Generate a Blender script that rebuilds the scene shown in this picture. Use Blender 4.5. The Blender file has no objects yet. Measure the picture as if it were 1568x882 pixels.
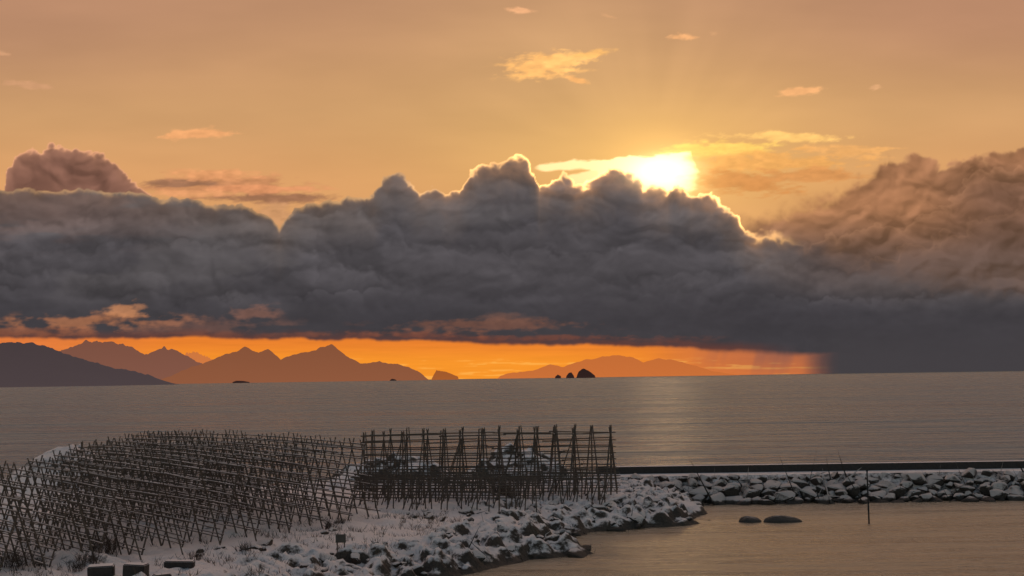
import bpy, bmesh, math, numpy as np
from mathutils import Vector, Matrix
rng=np.random.default_rng(7)
sc=bpy.context.scene
sc.view_settings.view_transform='Standard'
sc.view_settings.look='None'
sc.view_settings.exposure=0

# ------------------------------------------------------------ camera
F=2178.0; CH=12.0
pitch=math.atan(137.5/F); roll=math.radians(0.84)
fw=np.array([0,math.cos(pitch),math.sin(pitch)])
r0=np.array([1.0,0,0]); u0=np.array([0,-math.sin(pitch),math.cos(pitch)])
rt=math.cos(roll)*r0-math.sin(roll)*u0
up=math.sin(roll)*r0+math.cos(roll)*u0
cam=bpy.data.cameras.new("camera"); co=bpy.data.objects.new("camera",cam)
sc.collection.objects.link(co); sc.camera=co
cam.lens=50; cam.sensor_width=36; cam.clip_start=0.5; cam.clip_end=90000
M=Matrix.Identity(4)
for i in range(3):
    M[i][0]=rt[i]; M[i][1]=up[i]; M[i][2]=-fw[i]
M[2][3]=CH
co.matrix_world=M
def ray(x,y):
    return fw+(x-784)/F*rt-(y-441)/F*up
def P(x,y,z=0.0):
    d=ray(x,y); t=(z-CH)/d[2]; return np.array([d[0]*t,d[1]*t,z])
def D(x,y,dist):
    d=ray(x,y); t=dist/d[1]; return np.array([d[0]*t,dist,CH+d[2]*t])

# ------------------------------------------------------------ noise
TAB=rng.random((256,256)); TX=rng.random((256,256)); TY=rng.random((256,256))
def vn(x,y,s=0):
    xi=np.floor(x).astype(np.int64); yi=np.floor(y).astype(np.int64)
    fx=x-xi; fy=y-yi; fx=fx*fx*fx*(fx*(fx*6-15)+10); fy=fy*fy*fy*(fy*(fy*6-15)+10)
    xi=xi+s*37; yi=yi+s*91
    a=TAB[xi&255,yi&255]; b=TAB[(xi+1)&255,yi&255]; c=TAB[xi&255,(yi+1)&255]; d=TAB[(xi+1)&255,(yi+1)&255]
    return (a*(1-fx)+b*fx)*(1-fy)+(c*(1-fx)+d*fx)*fy
def fbm(x,y,o=4,s=0,g=0.5):
    t=0;a=1;n=0
    for i in range(o):
        t=t+a*vn(x,y,s+i*3); n+=a; a*=g; x,y=(x*1.62-y*1.22)+5.1,(x*1.22+y*1.62)+3.7
    return t/n
def sfbm(x,y,o=4,s=0,g=0.5):
    t=0;a=1;n=0
    for i in range(o):
        t=t+a*vn(x,y,s+i*3); n+=a; a*=g; x=x*2.03+5.1; y=y*2.03+3.7
    return t/n
def worley(x,y,s=0):
    xi=np.floor(x).astype(np.int64); yi=np.floor(y).astype(np.int64)
    best=np.full(x.shape,9.0)
    for i in(-1,0,1):
        for j in(-1,0,1):
            cx=(xi+i+s*17)&255; cy=(yi+j+s*53)&255
            dx=xi+i+TX[cx,cy]-x; dy=yi+j+TY[cx,cy]-y
            best=np.minimum(best,dx*dx+dy*dy)
    return np.sqrt(best)
def sworley(x,y,s=0,k=9.0):
    xi=np.floor(x).astype(np.int64); yi=np.floor(y).astype(np.int64)
    acc=np.zeros(x.shape)
    for i in(-1,0,1):
        for j in(-1,0,1):
            cx=(xi+i+s*17)&255; cy=(yi+j+s*53)&255
            dx=xi+i+TX[cx,cy]-x; dy=yi+j+TY[cx,cy]-y
            acc+=np.exp(-k*(dx*dx+dy*dy))
    return np.clip(-np.log(acc+1e-6)/k,-.1,1.2)
def ss(a,b,x):
    t=np.clip((x-a)/(b-a),0,1); return t*t*(3-2*t)

def new_mesh(name,verts,faces,mat=None,smooth=False):
    me=bpy.data.meshes.new(name); me.from_pydata([tuple(v) for v in verts],[],[tuple(f) for f in faces]); me.update()
    if smooth: me.polygons.foreach_set("use_smooth",[True]*len(me.polygons))
    ob=bpy.data.objects.new(name,me); sc.collection.objects.link(ob)
    if mat: me.materials.append(mat)
    return ob
def grid_mesh(name,X,Y,Z,mat,smooth=True):
    nr,nc=X.shape
    me=bpy.data.meshes.new(name); me.vertices.add(nr*nc)
    me.vertices.foreach_set("co",np.stack([X,Y,Z],-1).astype(np.float32).ravel())
    idx=np.arange(nr*nc).reshape(nr,nc)
    q=np.stack([idx[:-1,:-1],idx[:-1,1:],idx[1:,1:],idx[1:,:-1]],-1).reshape(-1,4)
    me.loops.add(q.size); me.polygons.add(len(q))
    me.loops.foreach_set("vertex_index",q.ravel().astype(np.int32))
    me.polygons.foreach_set("loop_start",np.arange(0,q.size,4,dtype=np.int32))
    me.polygons.foreach_set("loop_total",np.full(len(q),4,dtype=np.int32))
    me.polygons.foreach_set("use_smooth",np.full(len(q),smooth))
    me.update(calc_edges=True)
    ob=bpy.data.objects.new(name,me); sc.collection.objects.link(ob); me.materials.append(mat)
    return ob

# ------------------------------------------------------------ materials
def mat_new(name):
    m=bpy.data.materials.new(name); m.use_nodes=True; nt=m.node_tree; nt.nodes.clear()
    return m,nt,nt.nodes,nt.links
def N(ns,t,**k):
    n=ns.new(t)
    for a,b in k.items(): setattr(n,a,b)
    return n
def math_(ns,ls,op,a,b=None,clamp=False):
    n=ns.new('ShaderNodeMath'); n.operation=op; n.use_clamp=clamp
    for i,v in enumerate((a,b)):
        if v is None: continue
        if isinstance(v,(int,float)): n.inputs[i].default_value=v
        else: ls.new(v,n.inputs[i])
    return n.outputs[0]
def noise(ns,ls,vec,scale,detail=4,rough=.55):
    n=ns.new('ShaderNodeTexNoise'); n.inputs['Scale'].default_value=scale; n.inputs['Detail'].default_value=detail
    n.inputs['Roughness'].default_value=rough; ls.new(vec,n.inputs['Vector']); return n.outputs['Fac']
SNOW=(.84,.69,.62)
def snow_rock(name,thr,soft=.18,tide=.35,nscale=1.5,namp=.5,rockA=(.018,.013,.011),rockB=(.12,.085,.062),snow=SNOW):
    m,nt,ns,ls=mat_new(name)
    g=ns.new('ShaderNodeNewGeometry')
    sn=ns.new('ShaderNodeSeparateXYZ'); ls.new(g.outputs['Normal'],sn.inputs[0])
    sp=ns.new('ShaderNodeSeparateXYZ'); ls.new(g.outputs['Position'],sp.inputs[0])
    n1=noise(ns,ls,g.outputs['Position'],nscale,6,.65)
    n2=noise(ns,ls,g.outputs['Position'],nscale*5,5,.6)
    v=math_(ns,ls,'ADD',sn.outputs[2],math_(ns,ls,'MULTIPLY',math_(ns,ls,'SUBTRACT',n1,.5),namp))
    v=math_(ns,ls,'ADD',v,math_(ns,ls,'MULTIPLY',math_(ns,ls,'SUBTRACT',n2,.5),namp*.5))
    mr=ns.new('ShaderNodeMapRange'); mr.inputs[1].default_value=thr; mr.inputs[2].default_value=thr+soft; ls.new(v,mr.inputs[0])
    zt=math_(ns,ls,'ADD',sp.outputs[2],math_(ns,ls,'MULTIPLY',math_(ns,ls,'SUBTRACT',n1,.5),.5))
    mt=ns.new('ShaderNodeMapRange'); mt.inputs[1].default_value=tide; mt.inputs[2].default_value=tide+.12; ls.new(zt,mt.inputs[0])
    fac=math_(ns,ls,'MULTIPLY',mr.outputs[0],mt.outputs[0])
    mixr=N(ns,'ShaderNodeMix',data_type='RGBA'); ls.new(n2,mixr.inputs[0]); mixr.inputs[6].default_value=(*rockA,1); mixr.inputs[7].default_value=(*rockB,1)
    mix=N(ns,'ShaderNodeMix',data_type='RGBA'); ls.new(fac,mix.inputs[0]); ls.new(mixr.outputs[2],mix.inputs[6]); mix.inputs[7].default_value=(*snow,1)
    b=ns.new('ShaderNodeBump'); b.inputs['Strength'].default_value=.8; b.inputs['Distance'].default_value=.22; ls.new(n2,b.inputs['Height'])
    p=ns.new('ShaderNodeBsdfPrincipled'); ls.new(mix.outputs[2],p.inputs['Base Color']); p.inputs['Roughness'].default_value=.85
    p.inputs['Specular IOR Level'].default_value=.25
    ls.new(b.outputs[0],p.inputs['Normal'])
    o=ns.new('ShaderNodeOutputMaterial'); ls.new(p.outputs[0],o.inputs[0]); return m
def wood(name,a=(.02,.014,.010),b=(.075,.05,.034),snowy=0.0):
    m,nt,ns,ls=mat_new(name)
    g=ns.new('ShaderNodeNewGeometry'); n1=noise(ns,ls,g.outputs['Position'],3,4)
    mix=N(ns,'ShaderNodeMix',data_type='RGBA'); ls.new(n1,mix.inputs[0]); mix.inputs[6].default_value=(*a,1); mix.inputs[7].default_value=(*b,1)
    p=ns.new('ShaderNodeBsdfPrincipled'); p.inputs['Roughness'].default_value=.8
    if snowy>0:
        sn=ns.new('ShaderNodeSeparateXYZ'); ls.new(g.outputs['Normal'],sn.inputs[0])
        mr=ns.new('ShaderNodeMapRange'); mr.inputs[1].default_value=.7; mr.inputs[2].default_value=.9; mr.inputs[4].default_value=snowy
        ls.new(sn.outputs[2],mr.inputs[0])
        m2=N(ns,'ShaderNodeMix',data_type='RGBA'); ls.new(mr.outputs[0],m2.inputs[0]); ls.new(mix.outputs[2],m2.inputs[6]); m2.inputs[7].default_value=(*SNOW,1)
        ls.new(m2.outputs[2],p.inputs['Base Color'])
    else: ls.new(mix.outputs[2],p.inputs['Base Color'])
    o=ns.new('ShaderNodeOutputMaterial'); ls.new(p.outputs[0],o.inputs[0]); return m

# ------------------------------------------------------------ sky dome
def skycol(x,y):
    c=lambda *a: np.array(a)/255.0
    def mix(A,B,t):
        return A*(1-t[:,None])+B*t[:,None]
    SX,SY=1000.,262.
    dist=np.hypot((x-SX),(y-SY)*1.25)
    col=mix(c(190,142,108)*np.ones((len(x),3)),c(208,158,108),ss(-20,190,y))
    col=mix(col,c(220,160,104),ss(160,300,y))
    col=mix(col,c(184,134,106),.5*ss(1150,1500,x)*ss(160,20,y))
    col=mix(col,c(184,136,108),.5*ss(500,0,x)*ss(200,20,y))
    col=mix(col,c(236,184,104),.7*np.exp(-((x-960)/300)**2-((y-240)/100)**2))
    col=mix(col,c(214,168,116),.5*np.exp(-((x-860)/240)**2-((y-90)/150)**2))
    col=mix(col,c(246,216,196),ss(-40,-600,y))
    ang=np.arctan2(y-SY,x-SX)
    rayn=fbm(ang*4+20,dist*0.003,3,3)-.5
    col=col*(1+rayn*.05*ss(60,200,dist)*ss(700,250,dist))[:,None]
    col=col*(1+(sfbm(x/260,y/60,4,5)-.5)*.08)[:,None]
    wn=sfbm(x/36+y/60,y/9,5,8,.6); wn2=sfbm(x/14,y/6,4,9)
    for (cx,cy,sx,sy,ti,st,cc) in [(835,99,62,20,-.10,2.2,(252,186,110)),(868,92,40,16,-.12,2.2,(255,194,116)),(905,82,45,6,-.1,1.3,(255,190,110)),(885,123,18,5,.25,1.3,(250,180,110)),(305,204,66,8,-.08,1.3,(242,170,112)),
        (1228,139,36,6,-.1,1.4,(248,180,120)),(1045,57,32,6,0,1.3,(245,178,120)),(795,15,22,5,.1,1.2,(242,178,128)),(45,130,45,6,.1,.5,(225,165,125)),
        (1340,133,10,5,-.3,.7,(240,180,130)),(936,26,14,3,.2,.5,(235,175,125)),(5,82,18,4,.1,.6,(235,175,130)),(1092,52,9,5,.2,.5,(235,175,125)),
        (1210,210,105,8,.03,1.7,(255,200,116)),(1110,228,90,13,-.05,1.7,(255,208,105)),(1290,232,90,12,.02,1.1,(240,175,105)),(1180,250,130,20,0,1.2,(238,170,94)),(1130,278,90,18,.1,1.2,(208,138,78)),(1240,268,90,14,.0,1.1,(214,146,86))]:
        yy=y-cy-ti*(x-cx); r=((x-cx)/sx)**2+(yy/sy)**2
        m=np.clip((np.exp(-r*.9)*(1.2+.3*st)+(wn-.5)*1.8+(wn2-.5)*.8-.55)*1.6,0,1)*ss(3.2,.6,r)*min(st,1)
        col=mix(col,c(*cc)*(1.0+.04*(st-1))*(1+.16*(wn2-.5))[:,None],m*.88)
    lin=np.where(col<.04045,col/12.92,((np.clip(col,0,None)+.055)/1.055)**2.4)
    tolin=lambda *a:(lambda q:((q+.055)/1.055)**2.4)(np.array(a)/255.)
    wx=x+10*(fbm(x/30,y/30,3,11)-.5)*2; wy=y+8*(fbm(x/30,y/30,3,12)-.5)*2
    W1=worley(wx/46,wy/40,1); W2=worley(wx/20,wy/18,2); W3=worley(wx/9,wy/8,3)
    puff=(W1-.45)*18+(W2-.45)*13+(W3-.45)*6
    def relief(ox,oy):
        a=wx+ox; b=y+(wy-y)*.5+oy
        qa=fbm(a/110,b/80,4,13)-.5; qb=fbm(a/110,b/80,4,16)-.5
        a2=a+95*qa; b2=b+70*qb
        return -(sworley(a2/120,b2/80,5)*1.3+sworley(a2/52,b2/38,6)*.48+sworley(a2/24,b2/19,7)*.13)+1.6*fbm(a2/130,b2/60,5,14,.48)
    lx=np.where(x<SX,1,-1)*6.0*np.clip(np.abs(x-SX)/500,.2,1)
    R0=relief(0,0); R1=relief(lx,-7.0)
    sh=np.clip((R0-R1)*4.2,-1,1)
    nf=(fbm(x/22,y/9,4,41)-.5); nf2=(fbm(x/50,y/12,3,42)-.5)
    gt=np.interp(x,[815,826,860,930,945,965,1000,1040,1058,1070],[256,249,246,245,240,238,239,232,234,262])+nf*9
    gb=np.interp(x,[815,835,860,890,915,930,1075],[258,262,262,259,262,330,330])+nf*6
    g1=ss(-1.5,2.5,y-gt)*ss(1.5,-2.5,y-gb)*ss(816,832,x+nf*14)*ss(1076,1040,x+nf*34+(y-260)*.1)
    gt2=np.interp(x,[845,870,900,930],[279,268,262,250])+nf*6
    g2=ss(-1.5,2.5,y-gt2)*ss(300,290,y)*ss(846,870,x+nf*14)*ss(950,925,x)
    gg=np.clip(g1+g2*.8,0,1)
    core=np.exp(-((x-1015)/75)**2-((y-262)/40)**2)
    inten=gg*(.62+.75*core)
    glow=.24*np.exp(-(dist/70)**2)+.24*np.exp(-dist/110)
    gc=np.exp(-((x-1040)/36)**2-((y-268)/32)**2)*.7
    lin=lin+glow[:,None]*np.array([1.0,.56,.12])+gc[:,None]*np.array([.9,.6,.2])+inten[:,None]*np.array([1.0,.80,.46])
    def over(lin,colr,m): return lin*(1-m[:,None])+colr*m[:,None]
    for(cx,cy,sx,sy,cc,op)in[(340,285,120,18,(200,136,94),.85),(410,303,105,9,(150,104,80),.85),(280,280,60,7,(150,108,84),.8),(330,268,75,9,(230,158,106),.8),(400,290,90,7,(228,152,104),.8),(300,296,90,6,(232,160,108),.7),(425,330,40,18,(205,150,105),.8)]:
        r=((x-cx)/sx)**2+((y-cy)/sy)**2
        m=np.clip((np.exp(-r)*1.6+(wn-.5)*1.8+(wn2-.5)*.5-.45)*1.5,0,1)*ss(3,.7,r)
        lin=over(lin,tolin(*cc)*(1+.5*(wn2-.5))[:,None],m*op)
    # left cumulus
    tp=np.interp(x,[-400,5,10,22,50,80,110,150,172,190,205,222,236,260],[330,300,268,242,232,224,228,236,252,262,282,292,300,340])
    dd=y-tp-puff*.8
    m=ss(-1.2,1.6,dd)*ss(250,225,x)
    body=tolin(142,100,84)*(1+.30*sh-.25*ss(5,55,dd))[:,None]
    body=body+(np.exp(-(np.clip(dd,0,99)/3.5)**2)*.46+.16*np.exp(-np.clip(dd,0,99)/9))[:,None]*np.array([1,.48,.22])
    lin=over(lin,body,m)
    # right, softly lit cumulus mass
    tp=np.interp(x,[1030,1060,1110,1160,1200,1260,1320,1345,1400,1445,1490,1530,1568,1900],[420,360,330,330,318,300,272,246,238,250,240,236,226,200])
    dd=y-tp-puff*1.1
    soft=6+22*ss(1450,1200,x)
    m=ss(-soft*.5,soft,dd)*ss(1070,1170,x+30*nf2)
    lit=1+.42*sh+.25*(fbm(x/45,y/26,4,47)-.5)
    warm=tolin(162,112,80)*np.ones((len(x),3))
    warm=over(warm,tolin(196,136,86),ss(1350,1150,x)*ss(380,290,y)*.8)
    warm=over(warm,tolin(116,86,74),ss(1380,1540,x)*.85*ss(230,300,y))
    warm=over(warm,tolin(94,79,76),ss(310,410,y))
    body=warm*lit[:,None]
    for (pts_x,pts_y,q,s_) in [([1100,1180,1250,1330,1400,1450,1480,1500,1568,1900],[400,392,372,352,335,318,280,262,252,230],.12,1.3),([1100,1200,1300,1400,1500,1568,1900],[420,400,404,380,340,320,300],.06,1.5)]:
        t2=np.interp(x,pts_x,pts_y)
        d2=y-t2-puff*s_
        e2=ss(-2,4,d2)
        body=body*(1-.12*e2-.14*np.exp(-np.clip(-d2,0,99)/14)*(1-e2))[:,None]
        body=body+(np.exp(-np.clip(d2,0,99)/6)*e2*q)[:,None]*np.array([1,.50,.27])
    body=body+(np.exp(-(np.clip(dd,0,99)/7)**2)*.14*ss(1300,1420,x))[:,None]*np.array([1,.55,.25])
    lin=over(lin,body,m*.93)
    # dark cloud bank
    tx=[-400,0,100,200,260,330,385,415,428,440,470,520,572,586,606,622,640,668,682,704,720,742,765,785,806,818,826,845,862,882,902,922,938,955,972,985,1010,1022,1032,1046,1058,1072,1096,1110,1128,1142,1165,1210,1290,1420,1568,1900]
    ty=[285,292,290,296,303,312,318,334,352,332,312,306,302,276,268,272,286,288,298,288,266,252,250,243,244,258,288,272,270,284,280,266,258,258,270,286,290,298,284,284,298,291,302,318,330,352,362,372,400,430,440,440]
    tp=np.interp(x,tx,ty)
    amp=np.where((x<560),.45,.78)
    dd=y-tp-puff*amp
    softr=1.1+26*ss(1130,1260,x)
    m=ss(-softr,softr,dd)
    base=np.interp(x,[-400,0,100,200,300,450,600,700,800,900,1000,1100,1180,1250,1290,1900],[515,517,519,519,517,519,521,524,528,527,531,535,539,541,543,548])
    base=base+(fbm(x/50,y*0+3,4,31)-.5)*7+(fbm(x/14,y/14,3,32)-.5)*3
    rx=x+16*(sfbm(x/25,y/200,3,44)-.5)
    rainx=ss(1222,1292,rx)
    mb=np.maximum(ss(3+6*ss(1000,1200,x),-3,y-base),rainx)
    g=tolin(93,85,83)*np.ones((len(x),3))
    g=over(g,tolin(78,74,77),ss(15,90,dd))
    g=over(g,tolin(93,88,89),.6*ss(.42,.62,fbm(x/150,y/55,4,33)))
    g=over(g,tolin(62,59,63),ss(400,490,y)*.92)
    g=over(g,tolin(112,87,78),.55*ss(400,320,y)*ss(430,60,x)*ss(.4,.65,fbm(x/120,y/22,4,34)))
    g=over(g,tolin(88,75,72),ss(1120,1300,x)*ss(470,400,y)*.85)
    for k,(yb,am,sxx,sd) in enumerate([(335,30,170,51),(378,36,210,53),(415,30,130,55),(445,24,190,57)]):
        tk=yb+(fbm(x/sxx,0*x+k*3.3,3,sd)-.5)*am*2
        dk=y-tk-puff*1.0
        e=ss(-2,5.0+14*vn(x/70,y*0+k,61),dk)
        hi=np.exp(-(np.clip(dk,0,200)/20))*e*vn(x/60+k*9,y/60,62+k)
        lo=np.exp(-(np.clip(-dk,0,200)/14))*(1-e)*vn(x/80+k*4,y/80,72+k)
        g=g*(1+.42*hi-.30*lo)[:,None]
    relamp=(.14+.09*ss(440,330,y))*ss(520,440,y)
    g=g*(1+relamp*sh)[:,None]
    g=g*(1+.24*(sfbm(x/80,y/22,5,35)-.5)+.16*(fbm(x/18,y/10,4,37)-.5))[:,None]
    pn=sfbm(x/55,y/13,5,36,.6)
    pn2=fbm(x/16,y/9,4,38)
    for(cx,cy,sx,sy,st,cc)in[(150,492,120,11,.9,(172,112,78)),(195,474,30,13,1.1,(194,132,92)),(60,508,90,8,.7,(160,98,68)),(385,477,34,12,.8,(134,94,80)),(300,500,120,12,.6,(122,86,74)),(740,500,130,12,.7,(128,84,66)),(760,487,60,8,.5,(122,86,72)),
        (620,513,110,6,.6,(144,84,60)),(860,517,150,5,.7,(128,74,56)),(985,520,90,7,.4,(110,70,60)),(430,512,110,5,.5,(130,80,62))]:
        r=((x-cx)/sx)**2+((y-cy)/sy)**2
        mm=np.clip((np.exp(-r*.7)*1.5+(pn-.5)*2.6+(pn2-.5)*1.2-.62)*1.3,0,1)*ss(3.5,.6,r)*min(st,1)
        g=over(g,tolin(*cc)*(1+.5*(pn2-.5))[:,None],mm*.8)
    g=over(g,tolin(114,62,48),.5*ss(-16,-1,y-base)*ss(1240,1100,x)*(.4+pn))
    ddc=np.clip(dd,0,99)
    rimI=.10+.95*np.exp(-(np.abs(x-970)/255)**2)
    rimI=rimI*ss(1240,1150,x)*(.55+.9*vn(x/18,y/18,67))
    g=g+(np.exp(-((ddc-1)/3.8)**2)*2.3*rimI)[:,None]*np.array([1,.52,.15])+(np.exp(-ddc/13)*.44*rimI)[:,None]*np.array([1,.44,.15])
    pr=ss(540,700,x)*ss(1200,1100,x)+.5*ss(1,200,x)*ss(300,200,y)
    g=g+(np.exp(-(ddc/15))*.085*pr)[:,None]*np.array([1,.48,.24])
    o=tolin(232,128,46)*np.ones((len(x),3))
    o=over(o,tolin(248,150,44),ss(520,560,y)*ss(1150,800,x))
    o=over(o,tolin(224,122,66),ss(300,40,x)*.7)
    o=over(o,tolin(218,118,62),ss(950,1150,x)*.7)
    sn_=sfbm(x/60,y/3.5,4,71)
    o=o*(1+.16*(sn_-.5))[:,None]
    o=over(o,tolin(255,190,90),.5*ss(.62,.74,sn_)*ss(545,556,y))
    rs=sfbm((x+(y-540)*.3)/30,y/220,3,73)
    rm=ss(980,1200,x)*(.55+.35*ss(.3,.7,rs))*ss(606,545,y+ss(1240,1100,x)*8)
    o=over(o,tolin(150,94,76),np.clip(rm,0,.9))
    low=over(o,g,mb)
    lin2=np.where((y>480)[:,None],low,g)
    lin=over(lin,lin2,m)
    rr=ss(1215,1300,rx)*ss(470,560,y)
    lin=over(lin,tolin(68,64,67),rr*.85)
    return np.clip(lin,0,8)

R=34000.0
az=np.concatenate([np.linspace(-85,-24,60,endpoint=False),np.linspace(-24,24,1300,endpoint=False),np.linspace(24,85,60)])
el=np.concatenate([np.linspace(-1.5,17,520,endpoint=False),np.linspace(17,80,80)])
A,E=np.meshgrid(np.radians(az),np.radians(el))
dx=np.sin(A)*np.cos(E); dy=np.cos(A)*np.cos(E); dz=np.sin(E)
d3=np.stack([dx,dy,dz],-1).reshape(-1,3)
df=np.clip(d3@fw,.2,None)
px=np.clip(784+F*(d3@rt)/df,-3000,4600); py=np.clip(441-F*(d3@up)/df,-4000,700)
lin=skycol(px,py)
af=ss(84,50,np.degrees(np.abs(A)).ravel())*ss(78,35,np.degrees(E).ravel())
gap=np.exp(-((px-1008)/34)**2-((py-262)/18)**2)
af=af*(1-.3*gap)
m,nt,ns,ls=mat_new("sky_clouds")
at=N(ns,'ShaderNodeAttribute',attribute_name='cloud_colour')
em=ns.new('ShaderNodeEmission'); ls.new(at.outputs['Color'],em.inputs[0])
tr=ns.new('ShaderNodeBsdfTransparent'); mx=ns.new('ShaderNodeMixShader'); ls.new(at.outputs['Alpha'],mx.inputs[0]); ls.new(tr.outputs[0],mx.inputs[1]); ls.new(em.outputs[0],mx.inputs[2])
o=ns.new('ShaderNodeOutputMaterial'); ls.new(mx.outputs[0],o.inputs[0])
m.cycles.emission_sampling='NONE'
sky=grid_mesh("sky",(dx*R),(dy*R),(dz*R+CH),m)
ca=sky.data.color_attributes.new("cloud_colour",'FLOAT_COLOR','POINT')
ca.data.foreach_set("color",np.concatenate([lin,af[:,None]],1).astype(np.float32).ravel())

# ------------------------------------------------------------ world + sun
sd=ray(1008,262); sd=sd/np.linalg.norm(sd)
sel=math.asin(sd[2]); saz=math.atan2(sd[0],sd[1])
w=bpy.data.worlds.new("World"); sc.world=w; w.use_nodes=True
nt=w.node_tree; bg=nt.nodes['Background']
st=nt.nodes.new('ShaderNodeTexSky'); st.sky_type='NISHITA'; st.sun_disc=False; st.sun_elevation=sel; st.sun_rotation=saz
nt.links.new(st.outputs[0],bg.inputs[0]); bg.inputs[1].default_value=.13
sl=bpy.data.lights.new("sun",'SUN'); sl.energy=.2; sl.angle=math.radians(5); sl.color=(1,.62,.34)
so=bpy.data.objects.new("sun",sl); sc.collection.objects.link(so)
so.rotation_euler=Vector(sd).to_track_quat('Z','Y').to_euler()
so.location=(50,300,200)

# ------------------------------------------------------------ sea
m,nt,ns,ls=mat_new("sea_water")
g=ns.new('ShaderNodeNewGeometry')
def mapped(sx,sy,detail,rough,rot=0):
    mp=ns.new('ShaderNodeMapping'); mp.inputs['Scale'].default_value=(sx,sy,1); mp.inputs['Rotation'].default_value=(0,0,rot); ls.new(g.outputs['Position'],mp.inputs[0])
    return noise(ns,ls,mp.outputs[0],1,detail,rough)
def rng_(v,a,b,c,d):
    r=ns.new('ShaderNodeMapRange'); ls.new(v,r.inputs[0])
    for i,q in enumerate((a,b,c,d)): r.inputs[i+1].default_value=q
    return r.outputs[0]
a1=mapped(.35,.9,5,.6,.1); a2=noise(ns,ls,g.outputs['Position'],4.5,3,.6)
a4=mapped(.03,.12,5,.62,.06)
a3=mapped(.012,.07,6,.68,.03)
a5=mapped(.0012,.011,6,.68,.0)
a6=mapped(.05,.35,5,.6,.05)
sp=ns.new('ShaderNodeSeparateXYZ'); ls.new(g.outputs['Position'],sp.inputs[0])
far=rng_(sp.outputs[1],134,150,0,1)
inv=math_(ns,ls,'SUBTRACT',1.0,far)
gust=rng_(a3,.40,.60,.2,1); gust2=rng_(a5,.40,.6,.3,1)
gg_=math_(ns,ls,'MULTIPLY',gust,gust2)
amp=math_(ns,ls,'MULTIPLY',math_(ns,ls,'ADD',math_(ns,ls,'MULTIPLY',far,.4),.6),rng_(a3,.36,.62,.6,1))
h=math_(ns,ls,'ADD',math_(ns,ls,'MULTIPLY',a1,1.2),math_(ns,ls,'MULTIPLY',a2,.2))
h=math_(ns,ls,'MULTIPLY',h,amp)
h=math_(ns,ls,'ADD',h,math_(ns,ls,'MULTIPLY',math_(ns,ls,'MULTIPLY',a4,far),10.0))
b=ns.new('ShaderNodeBump'); b.inputs['Strength'].default_value=1; b.inputs['Distance'].default_value=1.0; ls.new(h,b.inputs['Height'])
p=ns.new('ShaderNodeBsdfPrincipled')
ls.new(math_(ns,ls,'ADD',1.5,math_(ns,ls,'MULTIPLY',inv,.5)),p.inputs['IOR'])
mc=N(ns,'ShaderNodeMix',data_type='RGBA'); ls.new(far,mc.inputs[0]); mc.inputs[6].default_value=(.13,.085,.045,1); mc.inputs[7].default_value=(.06,.13,.17,1); ls.new(mc.outputs[2],p.inputs['Base Color'])  # warm base and tint near shore paint in the golden sky reflection
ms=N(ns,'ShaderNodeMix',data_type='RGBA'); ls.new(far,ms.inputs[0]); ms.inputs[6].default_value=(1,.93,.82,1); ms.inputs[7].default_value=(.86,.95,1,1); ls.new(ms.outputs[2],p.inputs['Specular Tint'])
rof=rng_(gg_,.06,1,.16,.52)
ro=math_(ns,ls,'ADD',math_(ns,ls,'MULTIPLY',rof,far),math_(ns,ls,'MULTIPLY',inv,rng_(a6,.35,.65,.18,.36)))
ls.new(ro,p.inputs['Roughness'])
ls.new(b.outputs[0],p.inputs['Normal'])
o=ns.new('ShaderNodeOutputMaterial'); ls.new(p.outputs[0],o.inputs[0])
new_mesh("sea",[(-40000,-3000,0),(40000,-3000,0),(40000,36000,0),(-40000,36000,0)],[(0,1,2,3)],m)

# ------------------------------------------------------------ land
poly=[P(600,900)[:2],P(690,884)[:2],P(770,868)[:2],P(820,858)[:2],P(905,848)[:2],P(872,838)[:2],P(850,828)[:2],P(905,815)[:2],P(985,808)[:2],P(1060,804)[:2],
      P(1078,796)[:2],P(1066,780)[:2],P(1058,768)[:2],(24,134),(22,142),(6,146),(-6,141),(-12,150),(-30,146),(-48,138),(-70,134),(-120,120),(-120,10),(-2,10),(-2,40)]
poly=np.array(poly,float)
def sdist(x,y):
    d=np.full(x.shape,1e9); ins=np.zeros(x.shape,bool)
    n=len(poly)
    for i in range(n):
        a=poly[i]; b=poly[(i+1)%n]; e=b-a
        wx=x-a[0]; wy=y-a[1]; t=np.clip((wx*e[0]+wy*e[1])/(e@e),0,1)
        d=np.minimum(d,np.hypot(wx-e[0]*t,wy-e[1]*t))
        c=((a[1]>y)!=(b[1]>y))&(x<(b[0]-a[0])*(y-a[1])/(b[1]-a[1]+1e-12)+a[0]); ins^=c
    return np.where(ins,d,-d)
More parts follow.
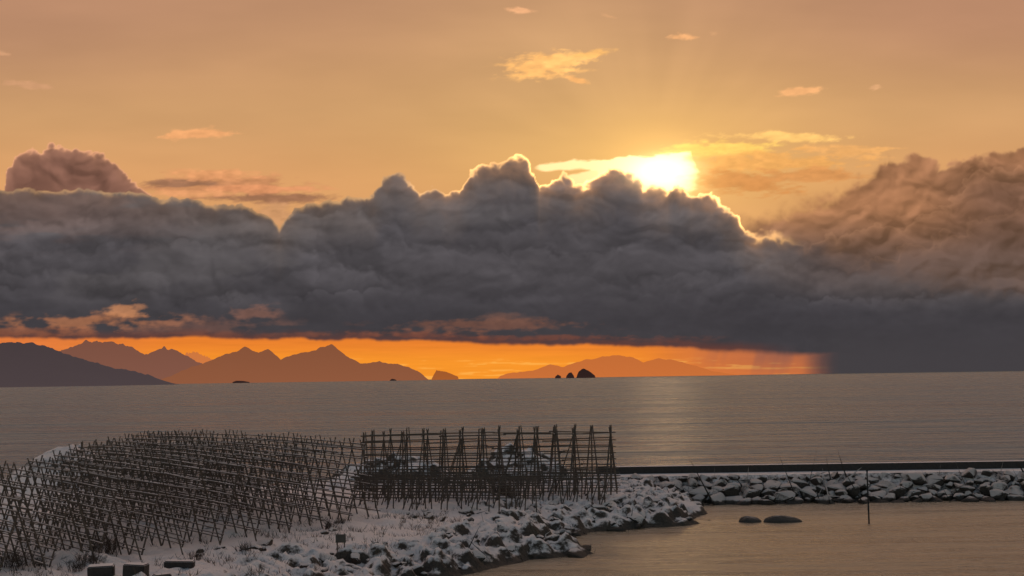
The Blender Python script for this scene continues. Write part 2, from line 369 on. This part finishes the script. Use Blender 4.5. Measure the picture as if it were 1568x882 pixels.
def hland(x,y,detail=True,hump=True):
    x=np.asarray(x,float); y=np.asarray(y,float)
    d=sdist(x,y)+(fbm(x/5,y/5,4,101)-.5)*2.4
    h=np.where(d>0,1.9*(1-np.exp(-np.clip(d,0,60)/3.2))+.35*ss(8,25,d),d*.45)
    if hump: h=h+ss(3,12,d)*(4.6*np.exp(-((x+40.5)/5)**2-((y-129)/6)**2)+2.2*np.exp(-((x+34.5)/4)**2-((y-135)/5)**2)+2.4*ss(-44,-54,x)*ss(110,126,y))
    if detail:
        rg=1-np.abs(fbm(x/3.4,y/3.4,5,105)*2-1)*2
        wr=worley(x/1.3+fbm(x,y,2,107),y/1.3,8)
        wr2=worley(x/.62+fbm(x*2,y*2,2,108),y/.62,9)
        zone=fbm(x/9,y/9,3,109)+.22*ss(14,3,d)+.08*ss(-8,2,x)+.10*ss(100,84,y)
        rocky=ss(-.6,1.0,d)*ss(.42,.62,zone)
        h=h+rocky*(.55*rg-.25+1.0*(.5-wr)*ss(18,2,d)+.35*(.5-wr2))+.40*(fbm(x/1.3,y/1.3,4,111)-.5)*ss(-.5,.5,d)+.8*(fbm(x/4,y/4,3,113)-.5)*ss(1,4,d)
    return h
def H(x,y): return float(hland(np.array([x]),np.array([y]),False,False)[0])
X,Y=np.meshgrid(np.arange(-72,34,.20),np.arange(46,154,.22))
Z=hland(X.ravel(),Y.ravel()).reshape(X.shape)
m_land=snow_rock("snow_covered_rock",.68,.16,.28,1.1,.65)
grid_mesh("ground",X,Y,Z,m_land,True)

def mound(name,cx,cy,rx,ry,hh,mat,seed,rough=.5,n=70,skew=0):
    gx,gy=np.meshgrid(np.linspace(-1.15,1.15,n),np.linspace(-1.15,1.15,n))
    r=np.sqrt(gx**2+gy**2)+(fbm(gx*2+seed,gy*2,4,seed)-.5)*.5
    z=hh*np.clip(1.05-r,0,None)**.8*(1+skew*gx)
    z=z+hh*rough*(fbm(gx*4,gy*4+seed,5,seed+2)-.5)*ss(1.1,.6,r)-.08
    z=np.where(r>1.02,-.4,z)
    return grid_mesh(name,cx+gx*rx,cy+gy*ry,z,mat)
m_sk=snow_rock("skerry_rock",.58,.2,.5,.5,.9)
q=D(790,700,160); mound("skerry",q[0],160,7.5,7,4.2,m_sk,3,.7,90,.25)
q=D(610,700,165); mound("skerry",q[0],165,8.0,6,3.6,m_sk,6,.7,90,-.2)
m_wr=snow_rock("wet_rock",.90,.2,.16,2.0,.55,(.03,.022,.02),(.14,.105,.085),(.4,.34,.31))
for (xx,w_,h_) in ((1149,.95,.5),(1199,1.6,.55)):
    q=P(xx,799)
    gx,gy=np.meshgrid(np.linspace(-1.1,1.1,60),np.linspace(-1.1,1.1,60)); r=np.sqrt(gx**2+gy**2)
    z=h_*np.sqrt(np.clip(1-r*r,0,None))*(1-.25*gx)+.12*(fbm(gx*3+xx,gy*3,4,xx%40)-.5)-.05
    z=np.where(r>1,-.3,z)
    grid_mesh("sea_rock",q[0]+gx*w_,q[1]+gy*.9,z,m_wr)

# ------------------------------------------------------------ boulders
templates=[]
for k in range(16):
    bm=bmesh.new()
    pts=rng.normal(size=(15,3)); pts/=np.linalg.norm(pts,axis=1)[:,None]; pts*=rng.uniform(.8,1.15,(15,1))
    pts[:,0]*=1.25; pts[:,2]*=.75
    for q in pts: bm.verts.new(q)
    r=bmesh.ops.convex_hull(bm,input=bm.verts[:])
    bmesh.ops.delete(bm,geom=[v for v in bm.verts if not v.link_faces],context='VERTS')
    bmesh.ops.bevel(bm,geom=bm.edges[:],offset=.09,segments=1,affect='EDGES')
    bm.verts.index_update()
    templates.append((np.array([v.co[:] for v in bm.verts]),[[v.index for v in f.verts] for f in bm.faces])); bm.free()
def boulders(name,items,mat):
    V=[];Fc=[];n=0
    for (x,y,z,s) in items:
        tv,tf=templates[rng.integers(len(templates))]
        a=rng.uniform(0,6.28); t=rng.uniform(-.35,.35)
        Rz=np.array([[math.cos(a),-math.sin(a),0],[math.sin(a),math.cos(a),0],[0,0,1]])
        Rx=np.array([[1,0,0],[0,math.cos(t),-math.sin(t)],[0,math.sin(t),math.cos(t)]])
        v=(tv*s*rng.uniform(.8,1.2,3))@(Rx@Rz).T+np.array([x,y,z])
        V.append(v); Fc+= [[i+n for i in f] for f in tf]; n+=len(v)
    return new_mesh(name,np.concatenate(V),Fc,mat,False)
m_b=snow_rock("boulder_stone",.14,.25,.30,1.6,.9,(.02,.014,.012),(.11,.08,.064),(.60,.48,.42))
it=[]
for row in range(6):
    t=row/5.0
    x=8.0
    while x<75:
        s=rng.uniform(.45,1.1)*(1 if row<5 else .7)
        it.append((x,132.6+4.6*t+rng.uniform(-.4,.4),-.15+2.1*t+rng.uniform(-.2,.25),s)); x+=s*rng.uniform(1.4,2.2)
boulders("breakwater_boulders",it,m_b)
nk=9000
xs=rng.uniform(-25,24,nk); ys=rng.uniform(76,136,nk); ds=sdist(xs,ys); zs=hland(xs,ys,False)
cl=fbm(xs/6,ys/6,3,131)
it=[]
for k in range(nk):
    d=ds[k]; x=xs[k]; y=ys[k]
    if d<-.8 or d>13: continue
    pr=.42 if d<3 else .22
    if x<0: pr*=.45
    if cl[k]<.47: pr*=.15
    if rng.random()>pr: continue
    s=rng.uniform(.15,.42) if rng.random()<.82 else rng.uniform(.45,.9)
    if y<95: s*=.75
    it.append((x,y,zs[k]-.1*s+rng.uniform(-.1,.1),s))
boulders("shore_boulders",it,snow_rock("shore_stone",.24,.3,.30,1.6,.9,(.02,.014,.012),(.11,.08,.06),(.74,.60,.53)))

def prism(name,sec,x0,x1,mat):
    n=len(sec); V=[(x0,a,b) for a,b in sec]+[(x1,a,b) for a,b in sec]
    Fs=[[i,(i+1)%n,n+(i+1)%n,n+i] for i in range(n)]+[list(range(n))[::-1],list(range(n,2*n))]
    return new_mesh(name,V,Fs,mat)
prism("breakwater",[(133.6,-1),(137.6,2.35),(143.2,2.45),(148,-1)],7,240,m_land)
m_c=snow_rock("concrete",.9,.05,-5,.7,.1,(.03,.024,.021),(.075,.058,.05))
prism("breakwater_wall",[(140.6,2.3),(140.6,3.1),(141.3,3.14),(141.3,2.3)],8,240,m_c)

# ------------------------------------------------------------ fish drying racks
class Poles:
    def __init__(s): s.V=[];s.F=[];s.n=0
    def add(s,p,q,r,r2=None,sides=5):
        p=np.array(p,float);q=np.array(q,float); r2=r*.8 if r2 is None else r2
        a=q-p; L=np.linalg.norm(a)
        if L<1e-4: return
        a/=L; u=np.cross(a,[0,0,1.0]) 
        if np.linalg.norm(u)<.05: u=np.cross(a,[1.0,0,0])
        u/=np.linalg.norm(u); v=np.cross(a,u)
        for c,rr in((p,r),(q,r2)):
            for i in range(sides):
                t=2*math.pi*i/sides; s.V.append(c+rr*(math.cos(t)*u+math.sin(t)*v))
        n=s.n
        for i in range(sides):
            j=(i+1)%sides; s.F.append([n+i,n+j,n+sides+j,n+sides+i])
        s.F.append([n+i for i in range(sides)][::-1]); s.F.append([n+sides+i for i in range(sides)])
        s.n+=2*sides
    def make(s,name,mat): return new_mesh(name,s.V,s.F,mat)
jit=lambda a: rng.uniform(-a,a)
m_wood=wood("weathered_wood",(.032,.021,.015),(.17,.115,.082),.7)
def aframe_row(P_,start,dirv,length,hgt,half,step,rails,rr=.05):
    d=np.array(dirv,float); d/=np.linalg.norm(d); nrm=np.array([-d[1],d[0]])
    n=int(length/step)
    hc={}
    def Hc(s_):
        k=round(s_,2)
        if k not in hc: c=np.array(start)+d*s_; hc[k]=H(*c)
        return hc[k]
    for i in range(n+1):
        if rng.random()<.03: continue
        c=np.array(start)+d*(i*step+jit(.1)); h0=Hc(i*step)
        for sgn in(-1,1):
            b=c+nrm*sgn*half+d*jit(.12); t=c-nrm*sgn*.22+d*jit(.12)
            P_.add((b[0],b[1],h0-.25),(t[0],t[1],h0+hgt+.4+jit(.15)),rr*rng.uniform(.9,1.3))
    L=n*step
    for sgn in(-1,1):
        for k in range(rails):
            f=(k+.7)/rails
            seg=0.0
            while seg<L:
                e=min(L+.3,seg+rng.uniform(5,8))
                pts=[]
                for s_ in(seg-.3,e):
                    c=np.array(start)+d*s_; q=c+nrm*sgn*half*(1-f)
                    pts.append((q[0],q[1],Hc(s_)+hgt*f+jit(.08)))
                P_.add(pts[0],pts[1],rr*rng.uniform(.85,1.15))
                seg=e
    seg=0.
    while seg<L:
        e=min(L+.4,seg+6); c1=np.array(start)+d*(seg-.3); c2=np.array(start)+d*e
        P_.add((*c1,Hc(seg-.3)+hgt+.1),(*c2,Hc(e)+hgt+.1+jit(.05)),rr*1.1); seg=e
A0=np.array([-27.5,72.0]); A1=np.array([-11.0,104.0])
K=Poles()
nr=11
for i in range(nr):
    t=i/(nr-1); s0=A0+(A1-A0)*t
    aframe_row(K,s0,(-.80,1),5+32*t,4.5+.75*t,1.35,1.4,8,.05)
K.make("fish_drying_rack",m_wood)
K=Poles()
for yy in (124,128):
    xa,xb=-37.5,-27
    for i in range(6):
        x=xa+(xb-xa)*i/5; K.add((x,yy,1.9),(x+jit(.1),yy,7.0+jit(.15)),.075); K.add((x-.5,yy+1.2,1.9),(x+.05,yy,7.1),.05)
    for k in range(6): K.add((xa-.3,yy-.1,3.4+k*.62),(xb+.3,yy-.1,3.4+k*.62+jit(.1)),.05)
K.make("fish_drying_rack",m_wood)
K=Poles()
xa,xb=-12.6,8.2
for line,(yy,off) in enumerate(((121.0,0),(124.6,.7))):
    n=13
    for i in range(n+1):
        x=xa+(xb-xa)*i/n+off*.3+jit(.12); 
        zb=2.0; top=7.6+jit(.12)+.1*i/n
        K.add((x,yy,zb),(x+jit(.1),yy,top),.07)
        lean=(.55 if i%2 else -.55)*rng.uniform(.8,1.25)
        K.add((x+lean,yy+1.5,zb),(x-.05,yy-.1,top+.12),.06)
        K.add((x-lean,yy-1.3,zb),(x+.1,yy+.1,top+.12),.06)
        if i%3==1 and i<n: K.add((x,yy,zb+.3),(x+1.6,yy,top-.6),.055)
    for k in range(8):
        z=3.3+k*.56
        seg=xa-.4
        while seg<xb:
            e=min(xb+.4,seg+rng.uniform(5,7)); K.add((seg,yy-.08,z+jit(.1)),(e,yy-.08,z+jit(.1)),.055); seg=e-.2
for i in range(14):
    x=xa+(xb-xa)*i/13
    for z in (5.4,7.2): K.add((x,120.2,z),(x,125.4,z+jit(.05)),.045)
K.make("fish_drying_rack",m_wood)
K=Poles()
for yy in(111.5,114,116.5,118.5):
    x=-12.5
    xe=1.5 if yy<116 else 8.2
    while x<xe:
        K.add((x+jit(.2),yy,H(x,yy)-.1),(x+jit(.15),yy,H(x,yy)+2.6+jit(.2)),.055)
        if rng.random()<.6: K.add((x-.6,yy-.5,H(x,yy)-.1),(x+.3,yy,H(x,yy)+2.5),.05)
        x+=rng.uniform(.5,.95)
    for z in(.9,1.4,1.8,2.15,2.45):
        K.add((-12.8,yy,H(-10,yy)+z),(xe+.4,yy,H(-2,yy)+z+jit(.1)),.05)
K.make("fish_drying_rack",m_wood)

# ------------------------------------------------------------ marker pole, sign, bushes, blocks, grass
K=Poles(); q=P(1331,802); K.add((q[0],q[1],-1),(q[0]-.05,q[1],4.15),.07,.055,8); K.add((q[0]-.05,q[1],4.15),(q[0]-.05,q[1],4.3),.09,.09,8)
K.make("channel_marker_pole",wood("dark_pole",(.012,.009,.008),(.03,.022,.018)))
q=P(522,838,1.9); z0=H(q[0],q[1])
par=bpy.data.objects.new("notice_sign",None); sc.collection.objects.link(par); par.location=(q[0],q[1],z0)
K=Poles()
for xx in(-.22,.22): K.add((xx,0,-.2),(xx,0,1.25),.04,.04,6)
l=K.make("posts",m_wood); l.parent=par
bm=bmesh.new(); bmesh.ops.create_cube(bm,size=1); bmesh.ops.scale(bm,vec=(.62,.04,.5),verts=bm.verts); bmesh.ops.translate(bm,vec=(0,-.06,.95),verts=bm.verts); bmesh.ops.bevel(bm,geom=bm.edges[:],offset=.01,segments=1,affect='EDGES')
me=bpy.data.meshes.new("board"); bm.to_mesh(me); bm.free(); ob=bpy.data.objects.new("board",me); sc.collection.objects.link(ob); ob.parent=par; me.materials.append(wood("sign_paint",(.04,.03,.025),(.12,.1,.08)))
def bush(x,y,z,hh,n):
    K=Poles()
    for i in range(n):
        a=rng.uniform(0,6.28); l=rng.uniform(.1,.75); 
        p0=np.array([x+.5*hh*jit(.8),y+.3*jit(1),z-.15]); p1=p0+np.array([l*math.cos(a)*.35*hh,l*math.sin(a)*.35*hh,hh*.6*rng.uniform(.4,1)])
        K.add(p0,p1,.016,.010,3)
        for j in range(4):
            f=rng.uniform(.4,1); b_=p0+(p1-p0)*f
            K.add(b_,b_+np.array([jit(.35)+.2*math.cos(a),jit(.35)+.2*math.sin(a),rng.uniform(.15,.55)])*hh*.55,.009,.004,3)
    K.make("bare_bush",m_bush)
m_bush=wood("twig_bark",(.03,.018,.013),(.10,.06,.04))
for (a,b_,hh,n) in [(768,752,1.9,130),(780,755,1.3,70),(160,845,2.1,80),(135,860,1.4,45),(18,868,1.8,60),(830,752,.9,50),(375,832,1.0,28),(505,800,1.0,35),(520,795,.8,30),(115,866,1.0,30),(640,768,.8,30),(60,862,.9,30),(300,842,.8,25)]:
    q=P(a,b_,2.3); bush(q[0],q[1],H(q[0],q[1]),hh,n)
K=Poles()
gx=rng.uniform(-34,-4,4200); gy=rng.uniform(70,112,4200); gd=sdist(gx,gy); gn=fbm(gx/2.5,gy/2.5,4,141); gz=hland(gx,gy,True)
for k in range(4200):
    if gd[k]<3 or gn[k]<.56: continue
    for j in range(3):
        hh=rng.uniform(.12,.4)
        K.add((gx[k]+jit(.1),gy[k]+jit(.1),gz[k]-.05),(gx[k]+jit(.25),gy[k]+jit(.25),gz[k]+hh),.014,.004,3)
K.make("dry_grass",wood("dry_grass_blades",(.05,.03,.018),(.16,.10,.055)))
def block(x,y,sx,sy,sz,rot):  # dark wooden crate with a snowy top
    bm=bmesh.new(); bmesh.ops.create_cube(bm,size=1); bmesh.ops.scale(bm,vec=(sx,sy,sz),verts=bm.verts)
    bmesh.ops.bevel(bm,geom=bm.edges[:],offset=.05,segments=2,affect='EDGES')
    me=bpy.data.meshes.new("dark_crate"); bm.to_mesh(me); bm.free()
    ob=bpy.data.objects.new("dark_crate",me); sc.collection.objects.link(ob); me.materials.append(m_c)
    q=P(x,y,2.1); ob.location=(q[0],q[1],H(q[0],q[1])+sz*.4); ob.rotation_euler=(jit(.05),jit(.05),rot)
block(155,884,1.3,1.0,.8,.2); block(208,884,1.1,.9,.95,-.1); block(248,886,.8,.8,.5,.5); block(275,862,1.6,.8,.4,.1)

# ------------------------------------------------------------ mountains
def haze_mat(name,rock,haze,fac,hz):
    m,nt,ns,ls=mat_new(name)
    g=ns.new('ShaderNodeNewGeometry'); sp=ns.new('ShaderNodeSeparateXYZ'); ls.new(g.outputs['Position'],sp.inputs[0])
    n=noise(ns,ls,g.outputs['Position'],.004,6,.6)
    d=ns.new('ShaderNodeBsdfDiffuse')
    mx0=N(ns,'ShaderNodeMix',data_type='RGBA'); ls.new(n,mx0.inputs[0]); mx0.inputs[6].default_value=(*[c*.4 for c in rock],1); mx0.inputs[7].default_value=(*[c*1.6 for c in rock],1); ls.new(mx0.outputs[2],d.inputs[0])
    e=ns.new('ShaderNodeEmission'); e.inputs[0].default_value=(*haze,1)  # aerial haze painted in as emission over the rock, denser low down
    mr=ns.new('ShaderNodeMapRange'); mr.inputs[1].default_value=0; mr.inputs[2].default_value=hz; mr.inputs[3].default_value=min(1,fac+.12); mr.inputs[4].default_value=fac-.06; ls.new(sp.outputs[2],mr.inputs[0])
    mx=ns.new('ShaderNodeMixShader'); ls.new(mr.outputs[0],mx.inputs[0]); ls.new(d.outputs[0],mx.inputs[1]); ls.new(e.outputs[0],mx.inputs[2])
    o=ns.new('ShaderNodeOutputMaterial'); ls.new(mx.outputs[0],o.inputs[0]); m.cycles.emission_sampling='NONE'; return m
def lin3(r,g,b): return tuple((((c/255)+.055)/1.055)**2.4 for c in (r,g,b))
def mountain(name,pts,dist,mat,seed):
    W=[D(a,b,dist) for a,b in pts]
    xs=np.array([w[0] for w in W]); hs=np.maximum(np.array([w[2] for w in W]),0)
    n=260; rows=26
    X1=np.linspace(xs[0],xs[-1],n); h=np.interp(X1,xs,hs)
    wdt=(xs[-1]-xs[0])
    h=h*(1+.10*(fbm(X1/wdt*40,X1*0,4,seed)-.5))+hs.max()*.05*(fbm(X1/wdt*70,X1*0+5,4,seed+1)-.5)*ss(0,.2,h/hs.max())
    h=h*ss(0,.02,(X1-xs[0])/wdt)*ss(0,.02,(xs[-1]-X1)/wdt)
    s=np.linspace(-1,1,rows*2+1)
    S,XX=np.meshgrid(s,X1,indexing='ij'); HH=np.tile(h,(len(s),1))
    gull=fbm(XX/wdt*30+S*1.3,S*2.5,5,seed+4)
    prof=np.clip(1-np.abs(S),0,1)**1.15
    Zm=HH*prof*(1-(1-prof)*.9*(gull-.3))-6*(1-prof)
    Ym=dist+S*hs.max()*2.6
    return grid_mesh(name,XX,Ym,Zm,mat)
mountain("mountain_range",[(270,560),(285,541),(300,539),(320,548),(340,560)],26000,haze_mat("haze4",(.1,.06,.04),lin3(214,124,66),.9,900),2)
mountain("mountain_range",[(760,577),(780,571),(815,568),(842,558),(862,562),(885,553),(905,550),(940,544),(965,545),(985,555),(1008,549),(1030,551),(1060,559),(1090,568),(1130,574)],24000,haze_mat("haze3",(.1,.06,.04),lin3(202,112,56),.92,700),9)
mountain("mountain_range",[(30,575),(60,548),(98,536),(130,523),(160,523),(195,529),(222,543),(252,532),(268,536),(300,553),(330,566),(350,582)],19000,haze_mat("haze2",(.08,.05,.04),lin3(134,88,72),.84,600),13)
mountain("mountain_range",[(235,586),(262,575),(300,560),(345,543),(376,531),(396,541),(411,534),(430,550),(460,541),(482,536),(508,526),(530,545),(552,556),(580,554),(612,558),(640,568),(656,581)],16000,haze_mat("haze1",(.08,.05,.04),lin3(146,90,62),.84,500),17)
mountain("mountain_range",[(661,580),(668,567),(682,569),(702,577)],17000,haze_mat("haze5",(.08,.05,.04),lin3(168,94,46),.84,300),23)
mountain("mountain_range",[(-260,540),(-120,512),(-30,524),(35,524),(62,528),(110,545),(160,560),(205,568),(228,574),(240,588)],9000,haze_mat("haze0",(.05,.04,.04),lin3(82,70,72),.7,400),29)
dk=haze_mat("islet_rock_haze",(.03,.02,.02),lin3(56,38,36),.6,100)
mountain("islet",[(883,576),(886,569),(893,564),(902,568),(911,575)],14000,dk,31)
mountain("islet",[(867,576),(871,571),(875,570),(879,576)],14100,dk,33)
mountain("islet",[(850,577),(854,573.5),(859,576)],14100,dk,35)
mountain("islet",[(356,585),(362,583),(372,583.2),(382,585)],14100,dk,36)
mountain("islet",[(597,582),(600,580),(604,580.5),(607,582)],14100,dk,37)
print("done")
